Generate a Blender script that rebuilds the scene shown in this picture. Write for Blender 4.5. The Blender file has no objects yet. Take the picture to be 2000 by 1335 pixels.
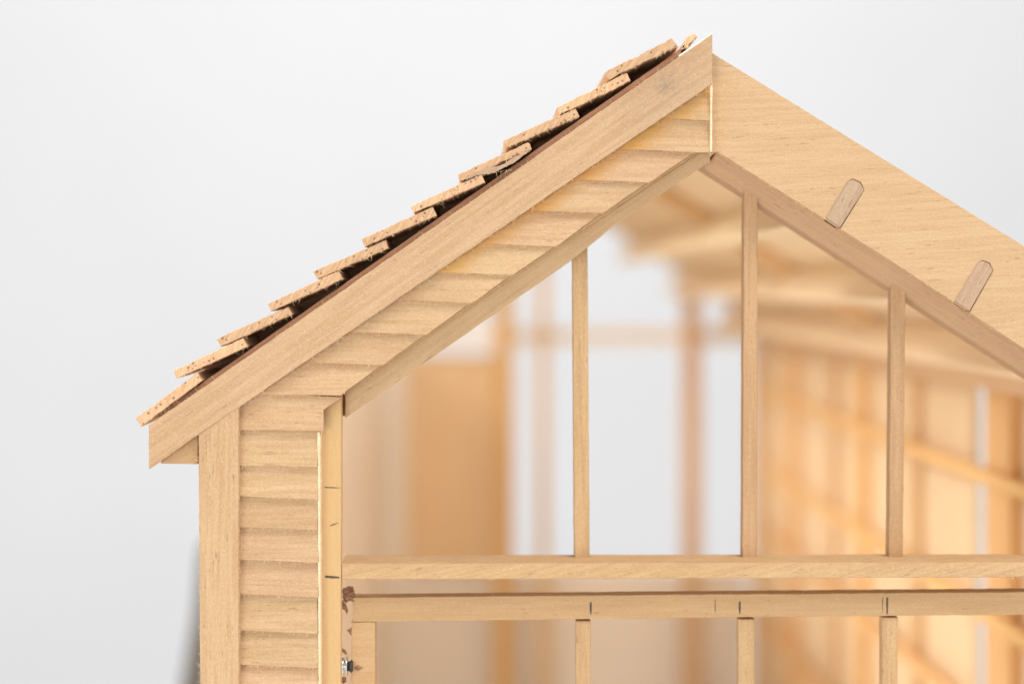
import bpy, bmesh, math, random
from mathutils import Vector, noise as mnoise

# ---------------------------------------------------------------- camera / world / light
S = bpy.context.scene
R = math.radians
random.seed(7)
PX = 1e-4            # one photograph pixel on the front plane of the model is 0.1 mm
D = 0.26             # lens to front plane
VX, VY = 950.0, 560.0
ZB = 2700.0          # photograph row of the table top on the front plane
EYE = Vector((0, -D, (ZB - VY) * PX))

cd = bpy.data.cameras.new('camera'); cam = bpy.data.objects.new('camera', cd)
S.collection.objects.link(cam); S.camera = cam
cam.location = EYE; cam.rotation_euler = (R(90), 0, 0)
cd.sensor_width = 36; cd.lens = 36 * D / (2000 * PX)
cd.shift_x = (1000 - VX) / 2000; cd.shift_y = -(667.5 - VY) / 2000
cd.clip_start = 0.01; cd.clip_end = 20
cd.dof.use_dof = True; cd.dof.focus_distance = D - 0.002; cd.dof.aperture_fstop = 5.0

wd = bpy.data.worlds.new('World'); S.world = wd; wd.use_nodes = True
wd.node_tree.nodes['Background'].inputs[0].default_value = (1.0, 0.99, 0.98, 1)
wd.node_tree.nodes['Background'].inputs[1].default_value = 0.80

def area(name, loc, target, size, power, col=(1, 1, 1)):
    l = bpy.data.lights.new(name, 'AREA'); l.size = size; l.energy = power; l.color = col
    o = bpy.data.objects.new(name, l); S.collection.objects.link(o)
    o.location = loc
    o.rotation_euler = (Vector(target) - Vector(loc)).to_track_quat('-Z', 'Y').to_euler()
    return o
ky = area('softbox_key', (0.45, -0.42, 1.05), (0.04, -0.05, 0.17), 0.4, 0.62, (1, 0.98, 0.95))
ky.data.spread = R(45)
area('fill_front', (0.02, -1.30, 0.26), (0.05, 0.2, 0.14), 0.45, 2.2, (1, 0.985, 0.96))  # added fill lamp, shines through the opening onto the interior
sd = area('fill_side', (-0.85, 0.13, 0.75), (0.12, 0.23, 0.13), 0.4, 1.6, (1, 0.985, 0.96))
sd.data.shape = 'RECTANGLE'; sd.data.size_y = 0.9; sd.data.spread = R(42)                       # narrow beam; lamp added to brighten the interior from the left
area('fill_low', (-0.50, -1.05, 0.0), (0.08, 0.12, 0.20), 0.45, 4.2, (1, 0.985, 0.96))  # added fill lamp, brightens the underside of the right roof
bk = area('softbox_backdrop', (0.0, 0.25, 1.65), (0.0, 1.3, 0.10), 1.3, 5.3, (0.98, 0.99, 1))
bk.data.spread = R(110)

S.view_settings.view_transform = 'Standard'; S.view_settings.look = 'None'
S.view_settings.exposure = 0.0; S.view_settings.gamma = 1.0
S.render.engine = 'CYCLES'

# ---------------------------------------------------------------- helpers
def W(px, py, y=0.0):            # world point at depth y that the photograph shows at px, py
    k = PX * (D + y) / D
    return Vector(((px - VX) * k, y, EYE.z + (VY - py) * k))
def F(px, py, y=0.0):            # front-plane measure carried straight back to depth y
    return Vector(((px - VX) * PX, y, (ZB - py) * PX))

def world_loc(o):
    v = Vector((0, 0, 0))
    while o: v += o.location; o = o.parent
    return v
def link(name, me, mat, parent=None, origin=None, **props):
    o = bpy.data.objects.new(name, me); S.collection.objects.link(o)
    origin = Vector(origin) if origin is not None else (world_loc(parent) if parent else Vector((0, 0, 0)))
    me.transform(__import__('mathutils').Matrix.Translation(-origin))
    if mat: me.materials.append(mat)
    if parent: o.parent = parent; o.location = origin - world_loc(parent)
    else: o.location = origin
    for k, v in props.items(): o[k] = v
    return o

def area2(P): return sum(P[i][0] * P[(i+1) % len(P)][1] - P[(i+1) % len(P)][0] * P[i][1] for i in range(len(P))) / 2

SEED = [0]
def prism_mesh(pts, y0, y1, m=W, bevel=0.00016, jit=0.00005, step=0.0012, tilt=None):
    """pts: outline in photograph pixels measured at depth y0 (m=W) or on the front plane (m=F).
    tilt(x,z)->dy leans the board.  Edges are broken up a little and softly rounded."""
    SEED[0] += 1
    P = [(m(a, b, y0).x, m(a, b, y0).z) for a, b in pts]
    if area2(P) < 0: P.reverse()
    Q = []
    for i in range(len(P)):
        a, b = P[i], P[(i+1) % len(P)]
        L = math.hypot(b[0]-a[0], b[1]-a[1]); n = max(1, min(220, int(L / step))) if jit else 1
        nx, nz = (b[1]-a[1]) / max(L, 1e-9), -(b[0]-a[0]) / max(L, 1e-9)
        for k in range(n):
            t = k / n; x = a[0] + (b[0]-a[0]) * t; z = a[1] + (b[1]-a[1]) * t
            if k and jit:
                d = jit * (mnoise.noise(Vector((x*400, SEED[0]*3.7, z*400))) * 1.2 + mnoise.noise(Vector((x*1500, SEED[0]*1.3, z*1500))))
                x += nx * d; z += nz * d
            Q.append((x, z))
    N = len(Q); inn = []
    for i in range(N):
        a, b, c = Q[i-1], Q[i], Q[(i+1) % N]
        def nrm(p, q):
            l = math.hypot(q[0]-p[0], q[1]-p[1]) or 1e-9
            return (-(q[1]-p[1]) / l, (q[0]-p[0]) / l)
        n1, n2 = nrm(a, b), nrm(b, c); mx, mz = n1[0]+n2[0], n1[1]+n2[1]
        l2 = mx*mx + mz*mz
        f = 2 / l2 if l2 > 0.3 else 2 / 0.3
        inn.append((b[0] + mx * bevel * f * 0.5 * 1.0, b[1] + mz * bevel * f * 0.5))
    T = tilt or (lambda x, z: 0.0)
    V = []; Fc = []
    for (x, z) in inn: V.append((x, y0 + T(x, z), z))
    for (x, z) in Q: V.append((x, y0 + bevel + T(x, z), z))
    for (x, z) in Q: V.append((x, y1 - bevel + T(x, z), z))
    for (x, z) in inn: V.append((x, y1 + T(x, z), z))
    Fc.append(list(range(N)))
    for r in range(3):
        for i in range(N):
            j = (i+1) % N
            Fc.append([r*N+i, (r+1)*N+i, (r+1)*N+j, r*N+j])
    Fc.append([3*N + i for i in reversed(range(N))])
    me = bpy.data.meshes.new('board'); me.from_pydata(V, [], Fc); me.update()
    return me
def prism(name, pts, y0, y1, mat, parent, m=W, origin=None, props=None, **kw):
    return link(name, prism_mesh(pts, y0, y1, m, **kw), mat, parent, origin, **(props or {}))
def rect(a, b, c, d): return [(a, b), (c, b), (c, d), (a, d)]

# ---------------------------------------------------------------- materials
class NT:
    def __init__(s, name):
        s.m = bpy.data.materials.new(name); s.m.use_nodes = True; s.t = s.m.node_tree
        s.b = s.t.nodes['Principled BSDF']
    def n(s, typ, **kw):
        n = s.t.nodes.new(typ)
        for k, v in kw.items(): setattr(n, k, v)
        return n
    def put(s, sock, v):
        if isinstance(v, bpy.types.NodeSocket): s.t.links.new(v, sock)
        else: sock.default_value = v
    def math(s, op, a, b=0.0, clamp=False):
        n = s.n('ShaderNodeMath', operation=op); n.use_clamp = clamp
        s.put(n.inputs[0], a); s.put(n.inputs[1], b); return n.outputs[0]
    def mapr(s, v, a, b, c, d, smooth=True):
        n = s.n('ShaderNodeMapRange'); n.interpolation_type = 'SMOOTHSTEP' if smooth else 'LINEAR'
        s.put(n.inputs[0], v)
        for i, q in enumerate((a, b, c, d)): s.put(n.inputs[i+1], q)
        return n.outputs[0]
    def vmul(s, v, k):
        n = s.n('ShaderNodeVectorMath', operation='MULTIPLY'); s.put(n.inputs[0], v); n.inputs[1].default_value = k; return n.outputs[0]
    def vadd(s, v, w):
        n = s.n('ShaderNodeVectorMath', operation='ADD'); s.put(n.inputs[0], v); s.put(n.inputs[1], w); return n.outputs[0]
    def noise(s, v, detail=3, rough=0.6, scale=1.0, dist=0.0):
        n = s.n('ShaderNodeTexNoise'); s.put(n.inputs['Vector'], v); n.inputs['Scale'].default_value = scale
        n.inputs['Detail'].default_value = detail; n.inputs['Roughness'].default_value = rough
        n.inputs['Distortion'].default_value = dist; return n.outputs[0]
    def mix(s, f, a, b, mode='MIX'):
        n = s.n('ShaderNodeMix', data_type='RGBA', blend_type=mode)
        s.put(n.inputs[0], f); s.put(n.inputs[6], a); s.put(n.inputs[7], b); return n.outputs[2]

def c4(c): return (c[0], c[1], c[2], 1)
def wood(name, light, dark, ang=0.0, axis='X', grain=1.0, bump=1.0, stain=False, smudge=None, pores=1.0, vary=0.05, k=0.80):
    """Raw planed softwood: fine streaks, short pores and fuzz. Coordinates in millimetres along/across the grain."""
    t = NT(name); tc = t.n('ShaderNodeTexCoord'); oi = t.n('ShaderNodeObjectInfo')
    off = t.n('ShaderNodeCombineXYZ')
    r1 = t.math('MULTIPLY', oi.outputs['Random'], 37.0)
    t.put(off.inputs[0], r1); t.put(off.inputs[1], t.math('MULTIPLY', oi.outputs['Random'], 91.0)); t.put(off.inputs[2], r1)
    mm = t.vmul(tc.outputs['Object'], (1000, 1000, 1000))
    rot = t.n('ShaderNodeVectorRotate', rotation_type='AXIS_ANGLE')
    t.put(rot.inputs['Vector'], mm)
    if axis == 'Y':
        rot.inputs['Axis'].default_value = (0, 0, 1); rot.inputs['Angle'].default_value = R(-90)
    else:
        rot.inputs['Axis'].default_value = (0, 1, 0); rot.inputs['Angle'].default_value = R(ang)
    v = t.vadd(rot.outputs[0], off.outputs[0])
    lines = t.noise(t.vmul(v, (0.06, 1.25, 1.25)), 2, 0.6, dist=0.3)
    pore = t.noise(t.vmul(v, (0.33, 2.5, 2.5)), 2, 0.55)
    fuzz = t.noise(t.vmul(v, (1.5, 2.6, 2.6)), 3, 0.75)
    big = t.noise(t.vmul(v, (0.03, 0.16, 0.16)), 2, 0.5)
    f = t.math('ADD', t.mapr(lines, 0.34, 0.66, 0.0, 0.55), t.mapr(big, 0.3, 0.7, 0.0, 0.28))
    f = t.math('ADD', f, t.mapr(fuzz, 0.36, 0.64, 0.0, 0.75))
    f = t.math('MULTIPLY', f, grain * 0.78, True)
    col = t.mix(f, c4(light), c4(dark))
    pm = t.mapr(pore, 0.36, 0.26, 0.0, 0.5 * pores)
    col = t.mix(pm, col, c4([dark[0]*0.55, dark[1]*0.45, dark[2]*0.4]))
    fl = t.mapr(fuzz, 0.56, 0.68, 0.0, 0.7)
    col = t.mix(fl, col, c4([min(1, light[0]*1.12), min(1, light[1]*1.16), min(1, light[2]*1.25)]))
    if stain:      # amber glue that soaked in from the barge board edge; its size is set on each board
        at = t.n('ShaderNodeAttribute', attribute_type='OBJECT', attribute_name='glue')
        sx = t.n('ShaderNodeSeparateXYZ'); t.put(sx.inputs[0], mm)
        st = t.noise(t.vmul(v, (0.25, 1.0, 1.3)), 4, 0.7)
        xs = t.math('ADD', t.math('ADD', sx.outputs[0], t.math('MULTIPLY', sx.outputs[2], -0.9)), t.math('MULTIPLY', t.math('SUBTRACT', st, 0.5), 9.0))
        m_ = t.math('MULTIPLY', t.mapr(xs, 8.5, 1.5, 0, 1), at.outputs['Fac'])
        col = t.mix(t.math('MULTIPLY', m_, 0.62, True), col, (0.82, 0.40, 0.04, 1))
    if smudge:     # graphite smear at the board's top end
        vs = t.n('ShaderNodeVectorMath', operation='DISTANCE'); t.put(vs.inputs[0], mm); vs.inputs[1].default_value = smudge
        nz = t.noise(t.vmul(v, (0.7, 1.2, 1.2)), 3, 0.7)
        m_ = t.math('MULTIPLY', t.mapr(vs.outputs['Value'], 3.2, 0.3, 0, 1), t.mapr(nz, 0.35, 0.65, 0.15, 1))
        col = t.mix(t.math('MULTIPLY', m_, 0.45), col, (0.22, 0.19, 0.17, 1))
        m2 = t.math('MULTIPLY', t.mapr(vs.outputs['Value'], 17, 3, 0, 1), t.mapr(nz, 0.3, 0.7, 0.1, 0.35))
        col = t.mix(m2, col, (0.40, 0.29, 0.20, 1))
    hs = t.n('ShaderNodeHueSaturation')
    rr = t.math('FRACT', t.math('MULTIPLY', oi.outputs['Random'], 17.31))
    t.put(hs.inputs['Hue'], t.math('ADD', 0.4920, t.math('MULTIPLY', rr, 0.009)))
    t.put(hs.inputs['Value'], t.math('ADD', (1 - vary) * k, t.math('MULTIPLY', oi.outputs['Random'], 2 * vary * k)))
    t.put(hs.inputs['Color'], col)
    t.put(t.b.inputs['Base Color'], hs.outputs[0])
    t.b.inputs['Roughness'].default_value = 0.78; t.b.inputs['Specular IOR Level'].default_value = 0.22
    h = t.math('ADD', t.math('MULTIPLY', lines, 0.5), t.math('ADD', t.math('MULTIPLY', fuzz, 0.75), t.math('MULTIPLY', pore, 0.6)))
    bp = t.n('ShaderNodeBump'); bp.inputs['Strength'].default_value = 0.9 * bump; bp.inputs['Distance'].default_value = 0.00016
    t.put(bp.inputs['Height'], h); t.put(t.b.inputs['Normal'], bp.outputs[0])
    return t.m

def endgrain(name, light, dark, ang=62):
    """Sawn end of a shingle: slanting growth rings and round pores."""
    t = NT(name); tc = t.n('ShaderNodeTexCoord'); oi = t.n('ShaderNodeObjectInfo')
    mm = t.vmul(tc.outputs['Object'], (1000, 60, 1000))
    off = t.n('ShaderNodeCombineXYZ'); t.put(off.inputs[0], t.math('MULTIPLY', oi.outputs['Random'], 53.0)); t.put(off.inputs[2], t.math('MULTIPLY', oi.outputs['Random'], 29.0))
    v = t.vadd(mm, off.outputs[0])
    rot = t.n('ShaderNodeVectorRotate', rotation_type='AXIS_ANGLE'); t.put(rot.inputs['Vector'], v)
    rot.inputs['Axis'].default_value = (0, 1, 0); t.put(rot.inputs['Angle'], t.math('ADD', R(ang - 12), t.math('MULTIPLY', oi.outputs['Random'], R(30))))
    ring = t.noise(t.vmul(rot.outputs[0], (0.25, 0.2, 2.6)), 3, 0.6)
    vo = t.n('ShaderNodeTexVoronoi'); t.put(vo.inputs['Vector'], t.vmul(v, (1, 0.0, 1))); vo.inputs['Scale'].default_value = 1.25
    sep = t.n('ShaderNodeSeparateXYZ'); t.put(sep.inputs[0], vo.outputs['Color'])
    rad = t.mapr(sep.outputs[0], 0.2, 1.0, 0.0, 0.36, False)
    ge = t.n('ShaderNodeNewGeometry'); gs = t.n('ShaderNodeSeparateXYZ'); t.put(gs.inputs[0], ge.outputs['True Normal'])
    dot = t.math('MULTIPLY', t.math('LESS_THAN', vo.outputs['Distance'], rad), t.math('GREATER_THAN', t.math('ABSOLUTE', gs.outputs[1]), 0.8))   # pores open only on the sawn end
    fuzz = t.noise(t.vmul(v, (4, 4, 4)), 2, 0.7)
    f = t.math('ADD', t.mapr(ring, 0.3, 0.7, 0, 0.7), t.mapr(fuzz, 0.3, 0.7, 0, 0.35), True)
    col = t.mix(f, c4(light), c4(dark))
    col = t.mix(t.math('MULTIPLY', dot, 0.6), col, (0.07, 0.03, 0.02, 1))
    hs = t.n('ShaderNodeHueSaturation'); t.put(hs.inputs['Value'], t.math('ADD', 0.9, t.math('MULTIPLY', oi.outputs['Random'], 0.2))); t.put(hs.inputs['Color'], col)
    t.put(t.b.inputs['Base Color'], hs.outputs[0]); t.b.inputs['Roughness'].default_value = 0.85; t.b.inputs['Specular IOR Level'].default_value = 0.15
    h = t.math('SUBTRACT', t.math('ADD', t.math('MULTIPLY', ring, 0.7), t.math('MULTIPLY', fuzz, 0.6)), dot)
    bp = t.n('ShaderNodeBump'); bp.inputs['Strength'].default_value = 0.5; bp.inputs['Distance'].default_value = 0.00015
    t.put(bp.inputs['Height'], h); t.put(t.b.inputs['Normal'], bp.outputs[0])
    return t.m
def plain(name, col, rough=0.6, metal=0.0, var=0.1, sc=900, spec=0.4):
    t = NT(name); tc = t.n('ShaderNodeTexCoord')
    nz = t.noise(tc.outputs['Object'], 3, 0.6, scale=sc)
    t.put(t.b.inputs['Base Color'], t.mix(t.mapr(nz, 0.3, 0.7, 0, 1), c4([q*(1-var) for q in col]), c4([min(1, q*(1+var)) for q in col])))
    t.b.inputs['Roughness'].default_value = rough; t.b.inputs['Metallic'].default_value = metal
    t.b.inputs['Specular IOR Level'].default_value = spec
    return t.m

SL = math.degrees(math.atan(0.69))
L0, D0 = (0.80, 0.56, 0.325), (0.61, 0.385, 0.195)          # pale raw wood
LB, DB = (0.78, 0.545, 0.315), (0.60, 0.38, 0.195)            # a browner strip
LY, DY = (0.78, 0.53, 0.255), (0.70, 0.44, 0.19)              # yellow planed pine
M = dict(
    barge=wood('barge_wood', LB, DB, SL, smudge=(34.4, -4.4, 252.8)),
    post=wood('post_wood', LB, DB, 90, pores=1.3),
    siding=wood('siding_wood', L0, D0, 0, stain=True, vary=0.04),
    yellow=wood('yellow_pine', LY, DY, 90, grain=0.55, bump=0.35, pores=0.3),
    strip=wood('rafter_wood', LB, DB, SL, grain=0.8, bump=0.6),
    strip_r=wood('shaded_rafter_wood', (0.68, 0.455, 0.255), (0.56, 0.35, 0.18), -32, grain=0.8, bump=0.5),  # rafter wood with the right side's shade put into the colour
    gable=wood('gable_ply', (0.79, 0.55, 0.315), (0.64, 0.41, 0.21), 3, grain=0.85, pores=0.9, vary=0.01),
    stud=wood('stud_wood', (0.74, 0.49, 0.26), (0.56, 0.345, 0.165), 90, bump=0.6),
    rail=wood('rail_wood', (0.74, 0.495, 0.27), (0.58, 0.36, 0.175), 14),
    frame=wood('frame_wood', (0.70, 0.47, 0.24), (0.60, 0.38, 0.18), 0, bump=0.5),
    shingle=endgrain('shingle_wood', (0.74, 0.50, 0.30), (0.50, 0.29, 0.155)),
    purlin_end=wood('purlin_wood', (0.66, 0.48, 0.32), (0.52, 0.34, 0.21), 60, pores=1.5),
    deck=wood('deck_wood', (0.48, 0.26, 0.14), (0.34, 0.17, 0.09), SL),  # brown deepened: the shade under the shingles is in this colour
    inner=wood('inner_wood', (0.82, 0.62, 0.38), (0.76, 0.54, 0.31), 90, bump=0.3, k=1.0),
    post_o=wood('amber_post', (0.80, 0.50, 0.22), (0.72, 0.43, 0.17), 90, bump=0.3, k=1.0),
    orange=wood('orange_ply', (0.83, 0.61, 0.37), (0.78, 0.54, 0.30), 90, bump=0.3, k=1.0),
    pale=wood('pale_board', (0.90, 0.82, 0.71), (0.86, 0.77, 0.65), 90, grain=0.5, bump=0.2, pores=0.2, k=1.0),
    ceil=wood('roof_board', (0.92, 0.75, 0.50), (0.87, 0.68, 0.43), 0, axis='Y', bump=0.3, k=1.0),
    lath=wood('lath_wood', (0.76, 0.53, 0.29), (0.68, 0.45, 0.23), 0, axis='Y', bump=0.3, k=1.0),
    grey=wood('dark_grey_wood', (0.20, 0.17, 0.135), (0.13, 0.11, 0.09), 90),
    pencil=plain('graphite', (0.085, 0.06, 0.045), 0.6, var=0.5, sc=6000),
    glue=plain('dried_glue', (0.30, 0.145, 0.075), 0.3, var=0.45, sc=2500),
    white=plain('white_filler', (0.86, 0.85, 0.83), 0.6, var=0.03),
    steel=plain('bright_steel', (0.72, 0.71, 0.68), 0.18, 1.0, 0.05),
    black=plain('black_shank', (0.035, 0.03, 0.028), 0.45),
    fibre=plain('wood_fibre', (0.80, 0.60, 0.38), 0.7, var=0.12, sc=300),
    cream=plain('lit_edge', (0.80, 0.62, 0.40), 0.8, var=0.2, sc=3000),  # pale tone of the strips that stand for lit edges
)

# ---------------------------------------------------------------- backdrop
prof = [(0.9, -1.2), (1.05, -1.1), (1.2, -0.9), (1.28, -0.6), (1.30, -0.3)]
prof += [(1.30, 2.6)]
V = []; Fc = []
for (y, z) in prof: V += [(-3.0, y, z), (3.0, y, z)]
for i in range(len(prof) - 1): Fc.append([2*i, 2*i+1, 2*i+3, 2*i+2])
me = bpy.data.meshes.new('backdrop'); me.from_pydata(V, [], Fc); me.update()
for p in me.polygons: p.use_smooth = True
bd = link('backdrop', me, plain('backdrop_paper', (0.79, 0.795, 0.81), 0.9, var=0.01, sc=3, spec=0.1), None)
bd['kind'] = 'structure'
tb = bpy.data.meshes.new('table'); bm = bmesh.new(); bmesh.ops.create_cube(bm, size=1)
for v in bm.verts: v.co = Vector((0.05 + v.co.x * 1.1, 0.05 + v.co.y * 0.78, -0.0125 + v.co.z * 0.025))
bmesh.ops.bevel(bm, geom=bm.edges[:], offset=0.003, segments=2, affect='EDGES'); bm.to_mesh(tb); bm.free()
link('table', tb, plain('table_laminate', (0.78, 0.78, 0.78), 0.5, var=0.02, sc=5), None, kind='structure')

# ---------------------------------------------------------------- the model house
house = bpy.data.objects.new('model_house', None); S.collection.objects.link(house)
house.empty_display_size = 0.02
house['label'] = 'unfinished pale wooden model house with shingled left roof slope and open gable'
house['category'] = 'model house'
H = house
DEPTH = 0.424
BASE = 2650
ROOF = 0.085         # left slope cut short so light gets into the interior
mmm = 0.001

prism('base_board', rect(350, BASE, 2436, 2699.5), -0.006, DEPTH + 0.006, M['pale'], H, m=F, jit=0)

# --- front wall, left of the opening
wall = prism('front_wall', [(392, 860), (466, 808), (1391, 172), (1391, 296), (1366, 296), (665, 770), (628, 785), (628, BASE), (392, BASE)],
             0.0004, 0.0024, M['yellow'], H, m=F, jit=0)
# lapped siding of the pier
def side_tilt(zb, h=0.0062, out=0.0009): return lambda x, z: max(0.0, min(1.2, (z - zb) / h)) * out
rows = [(838, 842, 632), (909, 912, 620), (969, 975, 621), (1029, 1035, 620), (1092, 1099, 622), (1160, 1166, 622), (1231, 1237, 620), (1298, 1304, 621)]
y = 1366
while y < BASE + 40:
    rows.append((y, y + 4, 621 + random.uniform(-1, 2))); y += 66 + random.uniform(-2, 3)
top = 771
SY = -0.0028
def siding(pts, zb_px, glue=0.0, corner=None):
    zb = W(0, zb_px, SY).z
    o = prism('siding_board', pts, SY, SY + 0.0009, M['siding'], wall, tilt=side_tilt(zb), bevel=0.00013, jit=0.00007,
              origin=W(corner[0], corner[1], SY) if corner else None)
    o['glue'] = glue
    return o
prev = None
for i, (yl, yr, xr) in enumerate(rows):
    if yl > BASE - 5: yl = yr = BASE - 2
    if i == 0:
        pts = [(440, yl), (xr, yr), (xr - 1, 801), (668, 776), (530, 768), (505, 762), (470, 765), (440, 800)]
    else:
        a, b, c = rows[i-1]
        pts = [(466.8, yl), (xr, yr), (xr - random.uniform(-1, 1), b - 3), (466.8, a - 3)]
        if i > 14 and a > BASE - 60 and yl - a < 8: break
    siding(pts, (yl + yr) / 2, 0.0, (467, yl))
    if yl >= BASE - 2: break
# lapped siding of the gable: left and right ends of each lower edge
g = [(525, 771, 665, 772), (600, 708, 748, 713), (680, 648, 833, 654), (775, 585, 922, 592), (855, 531, 1002, 537), (935, 475, 1086, 482),
     (1025, 410, 1177, 417), (1115, 350, 1268, 357), (1210, 290, 1360, 298), (1300, 230, 1388, 235), (1366, 180, 1388, 181)]
glue = [0, 0, 0, 0.05, 0.8, 0.7, 1.0, 1.0, 1.0, 0.7, 1.0]
cut = lambda x: 772.5 - 0.6825 * (x - 665)          # inner (lower) edge of the gable cladding
bl = lambda x: 650 - 0.682 * (x - 679)              # lower edge of the barge board
for i, (x0, y0, x1, y1) in enumerate(g):
    e = 24                                           # tucked under the barge board
    nx = g[i+1] if i + 1 < len(g) else None
    pts = [(x0 - e, y0 - 0.5), (x1, y1)]
    if i < 8: pts += [(nx[2], nx[3] - 3), (nx[0] - e, nx[1] - 3)]
    elif i == 8: pts += [(1387, 297), (1388, nx[3] - 3), (nx[0] - e, nx[1] - 3)]
    elif i == 9: pts += [(1388, 178), (nx[0] - e, 177)]
    else: pts += [(1388.5, 150), (x0 - 2, 166)]
    siding(pts, (y0 + y1) / 2, glue[i], (x0, y0))

# --- barge board, corner post, eave
prism('barge_board', [(290, 830), (1391.5, 66), (1391.5, 164), (387.5, 849), (290.5, 916)], -0.0044, -0.0029, M['barge'], H, jit=0.00007, bevel=0.0002)
prism('corner_post', [(387.5, 848), (466, 794), (466.5, 1335), (467, BASE - 60), (391.5, BASE - 60), (391, 1335)], -0.0042, 0.002, M['post'], H, jit=0.00006, bevel=0.0002)
prism('eave_block', [(314, 905), (386.5, 906), (386.5, 835), (314, 880)], -0.0026, DEPTH, M['rail'], H, jit=0.00004)
prism('ridge_filler', [(1326, 108), (1391, 64), (1391, 68), (1328, 114)], -0.0040, 0.004, M['white'], H, jit=0.00005, bevel=0.0001)

prism('lit_edge_strip', [(1386.8, 160), (1391.5, 154), (1391, 296), (1386.8, 297)], SY - 0.0001, 0.0, M['cream'], H, jit=0.00006, bevel=0.0001)  # added pale strip, painted highlight along the gable siding ends
prism('lit_edge_strip', [(620, 843), (625.5, 843), (626.5, 1335), (626.5, BASE - 50), (621.5, BASE - 50), (621.5, 1335)], -0.0024, 0.0, M['cream'], H, jit=0.00006, bevel=0.0001)  # same for the pier: lit cut ends drawn as a pale strip
# --- opening: jamb, rafter, liner, rails, studs
prism('jamb', [(627, 794), (667, 767), (665.5, 1335), (665.5, BASE - 40), (627, BASE - 40)], 0.0, 0.0024, M['yellow'], H, jit=0.00003, bevel=0.0002)
prism('left_rafter', [(674, 759), (1384, 285), (1388, 318), (1376, 323), (1200, 440), (1117, 508), (674, 816)], 0.0026, 0.0085, M['strip'], H, jit=0.00005)
prism('slot_backing', rect(664, 770, 676, 812), 0.0086, 0.0105, M['deck'], H, jit=0)  # added dark piece that gives the narrow slot its shade
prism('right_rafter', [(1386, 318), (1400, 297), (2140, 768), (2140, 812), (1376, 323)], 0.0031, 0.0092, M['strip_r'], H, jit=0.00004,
      tilt=lambda x, z: max(0.0, min(1.0, (((ZB - z / PX) - (296 + 0.637 * (x / PX + VX - 1400))) / 44.0))) * 0.0045)  # face leaned back to make the strip darker
# right gable board, notched round the purlin ends
tabs = [[(1613, 425), (1641, 444), (1688, 371), (1680, 357), (1665, 350), (1655, 356)],
        [(1865, 587), (1894, 607), (1940, 528), (1932, 514), (1918, 509), (1909, 515)]]
gb = [(1384, 99), (2000, 480), (2500, 793), (2500, 990), (2396, 930)]
eb = lambda x: 297 + 0.6275 * (x - 1402) + max(0, x - 1733) * 0.03
t2, t1 = tabs[1], tabs[0]
gb += [(2000, eb(2000)), (t2[1][0], eb(t2[1][0])), (t2[2][0], t2[2][1]), (t2[3][0] + 1, t2[3][1] - 1), (t2[4][0], t2[4][1] - 1), (t2[5][0], t2[5][1]), (t2[0][0], eb(t2[0][0])),
       (1733, eb(1733)), (t1[1][0], eb(t1[1][0])), (t1[2][0], t1[2][1]), (t1[3][0] + 1, t1[3][1] - 1), (t1[4][0], t1[4][1] - 1), (t1[5][0], t1[5][1]), (t1[0][0], eb(t1[0][0])),
       (1402, 297), (1384, 297)]
prism('gable_board', gb, 0.0, 0.003, M['gable'], H, jit=0.00004, bevel=0.00015)
for tb in tabs:
    pu = prism('purlin', tb, 0.0012, DEPTH, M['ceil'], H, jit=0)
    prism('purlin_end', tb, -0.00025, 0.0011, M['purlin_end'], pu, jit=0.00006)
dx, dy = 251, 161
prism('purlin', [(a + dx, b + dy) for a, b in tabs[1]], 0.0035, DEPTH, M['ceil'], H)
for k in (0, 1):
    prism('purlin', [(2784 - a - 20, b - 10) for a, b in tabs[k]], 0.012, DEPTH, M['lath'], H, m=F)

prism('middle_rail', [(666.5, 1100), (1330, 1099), (2140, 1098), (2140, 1126), (1500, 1129), (900, 1131), (666.5, 1131)], 0.0002, 0.0088, M['rail'], H, jit=0.00006, bevel=0.0003)
for (a, b, c, d, t, s) in [(1118, 1147.5, 1122, 1152, 470, -1), (1453, 1480.5, 1450, 1478, 352, 1), (1741, 1769, 1736, 1764, 545, 1)]:
    q = 22
    prism('stud', [(a, t + (q if s < 0 else 0)), (b, t + (0 if s < 0 else q)), (d, 1089), (c, 1089)], 0.0060, 0.0084, M['stud'], H, jit=0.00004, bevel=0.0002)

# right pier (outside the picture, carries the right end)
prism('front_wall', rect(2158, 930, 2396, BASE), 0.0002, 0.002, M['yellow'], H, m=F, jit=0)
prism('jamb', rect(2119, 800, 2156, BASE), 0.0, 0.0085, M['yellow'], H, m=F, jit=0)

# --- pencil ticks
def tick(pts, y, parent, w=3.0):
    (x0, y0), (x1, y1) = pts
    L = math.hypot(x1-x0, y1-y0); nx, ny = -(y1-y0)/L*w/2, (x1-x0)/L*w/2
    prism('pencil_mark', [(x0+nx, y0+ny), ((x0+x1)/2+nx*1.3, (y0+y1)/2+ny*1.3), (x1+nx*.6, y1+ny*.6), (x1-nx*.6, y1-ny*.6), ((x0+x1)/2-nx, (y0+y1)/2-ny), (x0-nx, y0-ny)],
          y, y + 0.00006, M['pencil'], parent, jit=0.00003, bevel=0.00001, step=0.0003)
tick([(634, 951), (664, 952)], -0.00005, H, 1.6)
tick([(645, 1026), (661, 1020)], -0.00005, H, 1.8)
tick([(635, 1125), (663, 1127)], -0.00005, H, 4.2)

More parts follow.
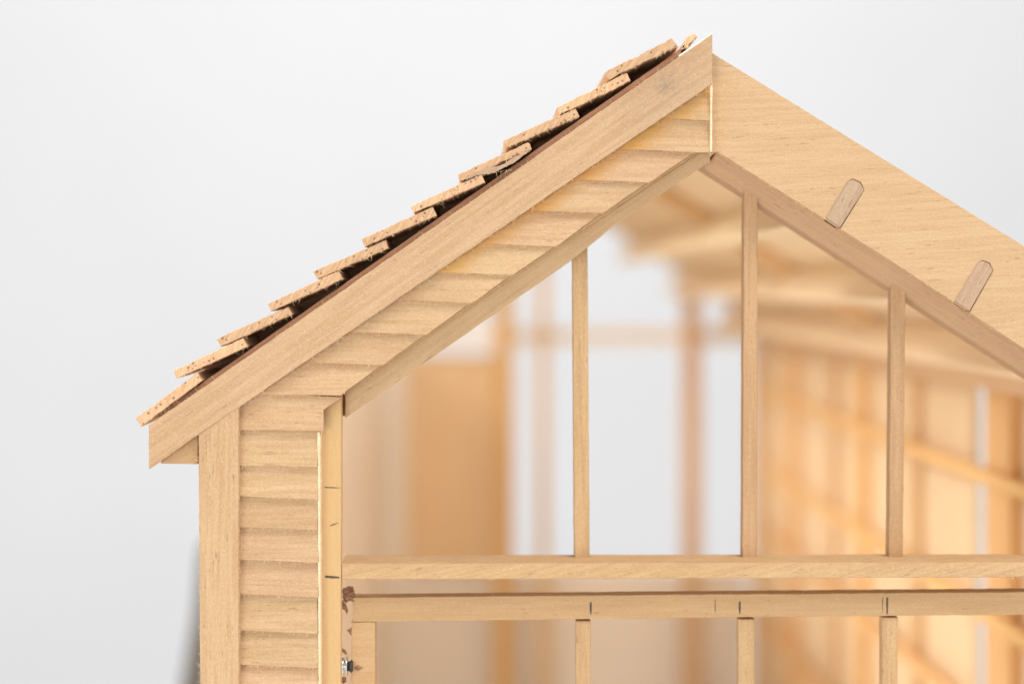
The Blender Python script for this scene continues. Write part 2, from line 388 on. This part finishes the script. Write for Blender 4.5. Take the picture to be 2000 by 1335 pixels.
# --- roof, left slope
dk = lambda x, o: 66 + 0.694 * (1391 - x) + o
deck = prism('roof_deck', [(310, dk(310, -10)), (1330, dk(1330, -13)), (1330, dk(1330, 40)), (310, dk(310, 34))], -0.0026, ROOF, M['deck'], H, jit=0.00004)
SH = [((264, 817), (275, 833), (395, 743), (386, 727)), ((337, 724), (345, 739), (483, 677), (475, 660)), ((422, 662), (431, 677), (571, 614), (563, 599)),
      ((523, 593), (529, 608), (670, 545), (661, 529)), ((611, 530), (620, 545), (759, 485), (754, 468)), ((706, 467), (712, 482), (853, 421), (845, 403)),
      ((802, 403), (808, 416), (948, 356), (941, 340)), ((894, 340), (899, 353), (1039, 291), (1032, 278)), ((984, 274), (990, 289), (1132, 228), (1124, 212)),
      ((1088, 210), (1094, 224), (1232, 158), (1225, 142)), ((1182, 141), (1189, 155), (1325, 91), (1313, 74))]
for i, q in enumerate(SH):
    tl, bl_, br, tr = q
    yf = -0.0040 + random.uniform(-0.0003, 0.0006)
    rough = 0.00018 if i in (7, 9, 10) else 0.00009
    w = 0.021
    pts = [tl, bl_, br, tr]
    me = prism_mesh(pts, yf, yf + w, W, bevel=0.0002, jit=rough, step=0.0004)
    org = W(*bl_, yf)
    first = link('shingle', me, M['shingle'], deck, origin=org)
    base_me = prism_mesh(pts, yf, yf + w, W, bevel=0.0002, jit=0)
    base_me.transform(__import__('mathutils').Matrix.Translation(-org)); base_me.materials.append(M['shingle'])
    yy = yf + w + 0.0003 + (0.009 if i % 2 else 0.0) * 0
    n = 0
    while yy + w < ROOF + 0.008:
        c = first.copy(); c.data = base_me; S.collection.objects.link(c); c.parent = deck
        c.location = Vector((org.x + random.uniform(-3e-4, 2e-4), yy, org.z + random.uniform(-1e-4, 1e-4))) - world_loc(deck)
        yy += w + random.uniform(0.0002, 0.0006); n += 1
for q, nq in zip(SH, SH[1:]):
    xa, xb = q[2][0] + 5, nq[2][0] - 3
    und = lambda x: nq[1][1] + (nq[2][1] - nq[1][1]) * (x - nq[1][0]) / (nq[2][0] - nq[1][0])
    prism('gap_shade', [(xa, und(xa) + 0.5), (xa, dk(xa, -6)), (xb, dk(xb, -6)), (xb, min(und(xb) + 0.5, dk(xb, -8)))], 0.014, ROOF - 0.004, M['deck'], deck, jit=0)  # added dark fill standing for the shade in the gaps under shingles
# split shingle: pale torn fibres along its lower half
prism('splinter', [(900, 352), (935, 342), (965, 337), (990, 325), (1012, 312), (1035, 294), (1022, 297), (1000, 310), (975, 324), (950, 328), (920, 341)], -0.0046, -0.0038, M['purlin_end'], deck, jit=0.00012, step=0.0003, bevel=0.00006)
prism('shingle_stub', [(1329, 99), (1333, 88), (1342, 74), (1358, 66), (1363, 72), (1356, 80), (1342, 95)], -0.0020, 0.02, M['shingle'], deck, jit=0.00045, step=0.0004, bevel=0.0003)
bl_pts = [(1329, 97), (1345, 74), (1362, 67)]

# --- right roof slope, seen from inside
rd = lambda x, o: 122 + 0.627 * (x - 1395) + o
xs = [1397, 1620, 1840, 2060, 2280, 2500]
for a, b in zip(xs, xs[1:]):
    prism('roof_plank', [(a + 1, rd(a, 0)), (b - 1, rd(b, 0)), (b - 1, rd(b, 26)), (a + 1, rd(a, 26))], 0.0032, DEPTH + 0.004, M['ceil'], H, m=F, jit=0)
prism('ridge_beam', rect(1372, 130, 1396, 270), 0.0105, DEPTH, M['lath'], H, m=F, jit=0)
for yy in (0.165,):
    prism('rafter', [(1398, rd(1398, 27)), (2360, rd(2360, 27)), (2360, rd(2360, 92)), (1398, rd(1398, 92))], yy, yy + 0.006, M['lath'], H, m=F, jit=0)
    prism('rafter', [(1370, 140), (420, 830), (420, 890), (1370, 205)], yy, yy + 0.006, M['lath'], H, m=F, jit=0)

# --- side walls and back wall (far out of focus)
prism('side_wall', rect(392, 840, 420, BASE), 0.20, DEPTH, M['pale'], H, m=F, jit=0)  # front part left open to let light into the interior
slot0, slot1 = 0.1115, 0.1300
for (a, b) in ((0.0026, slot0), (slot1, DEPTH)):
    prism('side_wall', rect(2372, 800, 2396, BASE), a, b, M['inner'], H, m=F, jit=0)
for (yy, w, mt) in ((0.093, 0.0175, 'post_o'), (0.172, 0.006, 'lath'), (0.233, 0.008, 'post_o'), (0.275, 0.007, 'lath'), (0.345, 0.010, 'post_o'), (0.035, 0.006, 'inner')):
    prism('wall_stud', rect(2338, 842, 2371, BASE), yy, yy + w, M[mt], H, m=F, jit=0)
prism('top_plate', rect(2322, 778, 2396, 840), 0.0095, DEPTH, M['orange'], H, m=F, jit=0)
for (a, b) in ((1062, 1100), (1440, 1480), (1740, 1780), (2185, 2235)):
    prism('wall_rail', rect(2312, a, 2337, b), 0.0095, DEPTH, M['post_o'], H, m=F, jit=0)
prism('tie_beam', rect(421, 775, 2321, 850), DEPTH - 0.008, DEPTH, M['pale'], H, m=F, jit=0)
for (a, b, mt) in ((985, 1088, 'post_o'), (1206, 1262, 'lath'), (1940, 2030, 'lath'), (2290, 2371, 'inner')):
    tp = {985: 440, 1206: 300, 1940: 540, 2290: 851}[a]
    prism('back_stud', rect(a, tp, b, BASE), DEPTH - 0.016, DEPTH - 0.0085, M[mt], H, m=F, jit=0)
prism('back_panel', rect(545, 905, 984, 2010), DEPTH - 0.004, DEPTH - 0.001, M['orange'], H, m=F, jit=0)
prism('back_panel', rect(421, 851, 544, BASE), DEPTH - 0.004, DEPTH - 0.001, M['pale'], H, m=F, jit=0)
prism('back_panel', rect(545, 2012, 2289, BASE), DEPTH - 0.0005, DEPTH + 0.002, M['pale'], H, m=F, jit=0)

# --- removable framed panel below the middle rail
panel = bpy.data.objects.new('stud_frame', None); S.collection.objects.link(panel); panel.empty_display_size = 0.02
panel.location = W(1392, BASE, 0.005)
panel.location.z = (ZB - BASE) * PX
panel['label'] = 'slim wooden stud frame with pencil ticks, fitted loosely below the middle rail'
panel['category'] = 'frame panel'
YP = 0.0035
prism('top_rail', [(689, 1166), (1340, 1160), (2110, 1154), (2110, 1199), (1340, 1206), (689, 1214)], YP, YP + 0.003, M['frame'], panel, jit=0.00005, bevel=0.0002)
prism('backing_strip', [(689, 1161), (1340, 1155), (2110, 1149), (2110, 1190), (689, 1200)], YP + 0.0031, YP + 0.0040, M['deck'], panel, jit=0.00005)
prism('stile', [(686, 1215), (733, 1214), (733, 1335), (733, BASE - 80), (687, BASE - 80), (686, 1335)], YP, YP + 0.003, M['frame'], panel, jit=0.00005, bevel=0.0002)
for (a, b) in ((1125, 1153.5), (1442, 1473.5), (1723, 1754)):
    prism('stud', [(a, 1212 - (a - 1125) * 0.012), (b, 1212 - (a - 1125) * 0.012), (b - 1, BASE - 80), (a - 1, BASE - 80)], YP + 0.0006, YP + 0.0028, M['stud'], panel, jit=0.00004, bevel=0.0002)
for x, y0, y1, w in ((1154, 1175, 1199, 3.4), (1445, 1174, 1198, 3.6), (1733, 1166, 1199, 3.2), (1397, 1170, 1196, 1.2), (1724, 1166, 1196, 1.2)):
    tick([(x, y0), (x, y1)], YP - 0.00005, panel, w)
prism('bottom_rail', rect(686, BASE - 78, 2110, BASE - 14), YP, YP + 0.003, M['frame'], panel, jit=0)

off = prism('dark_upright', [(402, 1050), (390, 1075), (378, 1200), (354, 1335), (332, 1460), (326, 1552.5), (402, 1552.5)], 0.30, 0.308, M['grey'], None, jit=0)  # dark blurred form; what it is remains open
off['label'] = 'dark grey upright form behind the corner post'; off['category'] = 'wood offcut'

# --- screw between jamb and panel, dried glue
def lathe_x(prof, cx, c, seg=24):
    V = []; Fc = []
    for (x, r) in prof:
        for k in range(seg):
            a = 2*math.pi*k/seg; V.append((cx + x, c.y + r*math.cos(a), c.z + r*math.sin(a)))
    for i in range(len(prof)-1):
        for k in range(seg):
            j = (k+1) % seg; Fc.append([i*seg+k, i*seg+j, (i+1)*seg+j, (i+1)*seg+k])
    Fc.append(list(range(seg))[::-1]); Fc.append([(len(prof)-1)*seg+k for k in range(seg)])
    m_ = bpy.data.meshes.new('lathe'); m_.from_pydata(V, [], Fc); m_.update()
    for p in m_.polygons: p.use_smooth = len(p.vertices) == 4
    return m_
c = W(666, 1300, 0.0035)
sc = link('screw', lathe_x([(0, 0.0013), (0.0003, 0.0018), (0.0007, 0.0019), (0.0008, 0.0012), (0.0011, 0.0011), (0.0012, 0.0020), (0.0014, 0.0020), (0.0015, 0.0012)], c.x - 0.0001, c), M['steel'], H)
link('screw_shank', lathe_x([(0.0015, 0.0009), (0.0019, 0.0010), (0.0021, 0.0013), (0.0025, 0.0010)], c.x - 0.0001, c), M['black'], sc)
def blob(name, px, py, y, r, mat, parent, sx=1, sz=1, seed=0, rough=0.5):
    bm = bmesh.new(); bmesh.ops.create_icosphere(bm, subdivisions=4, radius=1)
    for v in bm.verts:
        n = v.co.normalized()
        d = 1 + rough * mnoise.noise(n * 1.6 + Vector((seed, 0, 0))) + rough * 0.7 * mnoise.noise(n * 4 + Vector((seed, 5, 0))) + rough * 0.35 * mnoise.noise(n * 9)
        v.co = Vector((n.x * sx, n.y * 0.6, n.z * sz)) * d * r
    me = bpy.data.meshes.new(name); bm.to_mesh(me); bm.free()
    me.transform(__import__('mathutils').Matrix.Translation(W(px, py, y)))
    for p in me.polygons: p.use_smooth = True
    return link(name, me, mat, parent)
blob('glue_blob', 680, 1160, 0.004, 0.0013, M['glue'], H, 1.0, 0.95, 3, 0.75)
prism('glue_flake', [(668, 1172), (676, 1180), (680, 1192), (677, 1200), (673, 1190), (667, 1188)], 0.004, 0.0043, M['glue'], H, jit=0.0001, step=0.0003, bevel=0.00005)
prism('glue_flake', [(667, 1265), (675, 1269), (678, 1278), (672, 1276), (667, 1272)], 0.004, 0.0043, M['glue'], H, jit=0.0001, step=0.0003, bevel=0.00005)
prism('glue_flake', [(688, 1224), (677, 1229), (681, 1234), (685, 1240), (688, 1242)], 0.004, 0.0043, M['glue'], H, jit=0.0001, step=0.0003, bevel=0.00005)
prism('glue_flake', [(667, 1322), (677, 1320), (676, 1330), (671, 1334), (667, 1332)], 0.004, 0.0043, M['glue'], H, jit=0.0001, step=0.0003, bevel=0.00005)
blob('stain_spot', 699, 1303, YP, 0.0005, M['glue'], panel, 1.2, 0.7, 8, 0.9)

# --- loose fibres standing off the sawn edges
def fibres(name, jobs, parent):
    V = []; Fc = []
    for (p, d, L, r) in jobs:
        d = d.normalized(); bend = Vector((random.uniform(-1, 1), random.uniform(-1, 0.3), random.uniform(-1, 1))) * 0.7
        a = d.orthogonal().normalized(); b = d.cross(a); base = len(V); n = 5
        for k in range(n + 1):
            t = k / n; q = p + (d * t + bend * t * t) * L; rr = r * (1 - 0.75 * t)
            for j in range(3):
                an = 2*math.pi*j/3; V.append(q + (a*math.cos(an) + b*math.sin(an)) * rr)
        for k in range(n):
            for j in range(3):
                jj = (j+1) % 3; Fc.append([base+3*k+j, base+3*k+jj, base+3*k+3+jj, base+3*k+3+j])
    me = bpy.data.meshes.new(name); me.from_pydata(V, [], Fc); me.update()
    return link(name, me, M['fibre'], parent, kind='stuff')
jobs = []
def edge_fibres(p0, p1, y, n, d, Lmax=0.0008, r=0.000034, spread=0.6):
    for _ in range(n):
        t = random.random(); p = W(p0[0] + (p1[0]-p0[0])*t, p0[1] + (p1[1]-p0[1])*t, y)
        dd = Vector(d) + Vector((random.uniform(-spread, spread), random.uniform(-0.8, 0.1), random.uniform(-spread, spread)))
        jobs.append((p, dd, 1.3 * Lmax * random.uniform(0.25, 1) ** 1.5, r * random.uniform(0.6, 1.2)))
def face_fibres(x0, y0, x1, y1, y, n, hv, Lmax=0.0007):
    for _ in range(n):
        p = W(random.uniform(x0, x1), random.uniform(y0, y1), y)
        jobs.append((p, Vector((random.uniform(-1, 1), -0.35, random.uniform(-1, 1))), Lmax * random.uniform(0.3, 1), 0.000028))
for (yl, yr, xr) in rows[:9]: edge_fibres((468, yl), (xr, yr), SY, 26, (0, 0, -1), 0.0006)
for (x0, y0, x1, y1) in g: edge_fibres((x0, y0), (x1, y1), SY, 24, (0, 0, -1), 0.0006); edge_fibres((x1, y1), (x1 + 70, y1 - 48), -0.002, 12, (0.6, 0, -0.6), 0.0006)
edge_fibres((290, 832), (1391, 66), -0.0042, 160, (-0.5, 0, 0.8), 0.0006)
edge_fibres((387, 849), (1391, 164), -0.0043, 200, (0.5, 0, -0.8), 0.0007)
edge_fibres((388, 860), (391, 1335), -0.0041, 90, (-1, 0, 0), 0.0006)
edge_fibres((466, 800), (467, 1335), -0.0041, 60, (1, 0, 0), 0.0005)
edge_fibres((667, 1131), (2000, 1127), 0.0002, 110, (0, 0, -1), 0.0005)
edge_fibres((690, 1166), (2000, 1156), YP, 50, (0, 0, 1), 0.0005)
edge_fibres((1402, 297), (2000, 675), 0.0, 60, (-0.5, 0, -0.8), 0.0005)
edge_fibres((1391, 180), (1390, 296), SY, 24, (1, 0, 0), 0.0004)
for q in SH:
    edge_fibres(q[1], q[2], -0.0038, 22, (0.3, 0, -0.8), 0.0007); edge_fibres(q[0], q[3], -0.0038, 12, (-0.3, 0, 0.8), 0.0004)
for k in range(150):
    x = random.uniform(300, 1385); o = random.uniform(8, 90); jobs.append((W(x, 832 - 0.694*(x-290) + o, -0.0044), Vector((random.uniform(-1, 1), -0.3, random.uniform(-1, 1))), random.uniform(0.0003, 0.001), 0.000028))
face_fibres(395, 860, 460, 1330, -0.0042, 70, 0)
edge_fibres((1335, 78), (1362, 66), -0.0015, 60, (0, 0, 1), 0.0007, 0.00003, 1.0)
edge_fibres((1000, 330), (900, 350), -0.005, 40, (0.3, 0, -1), 0.0008, 0.00003, 1.0)
fibres('wood_fibres', jobs, H)
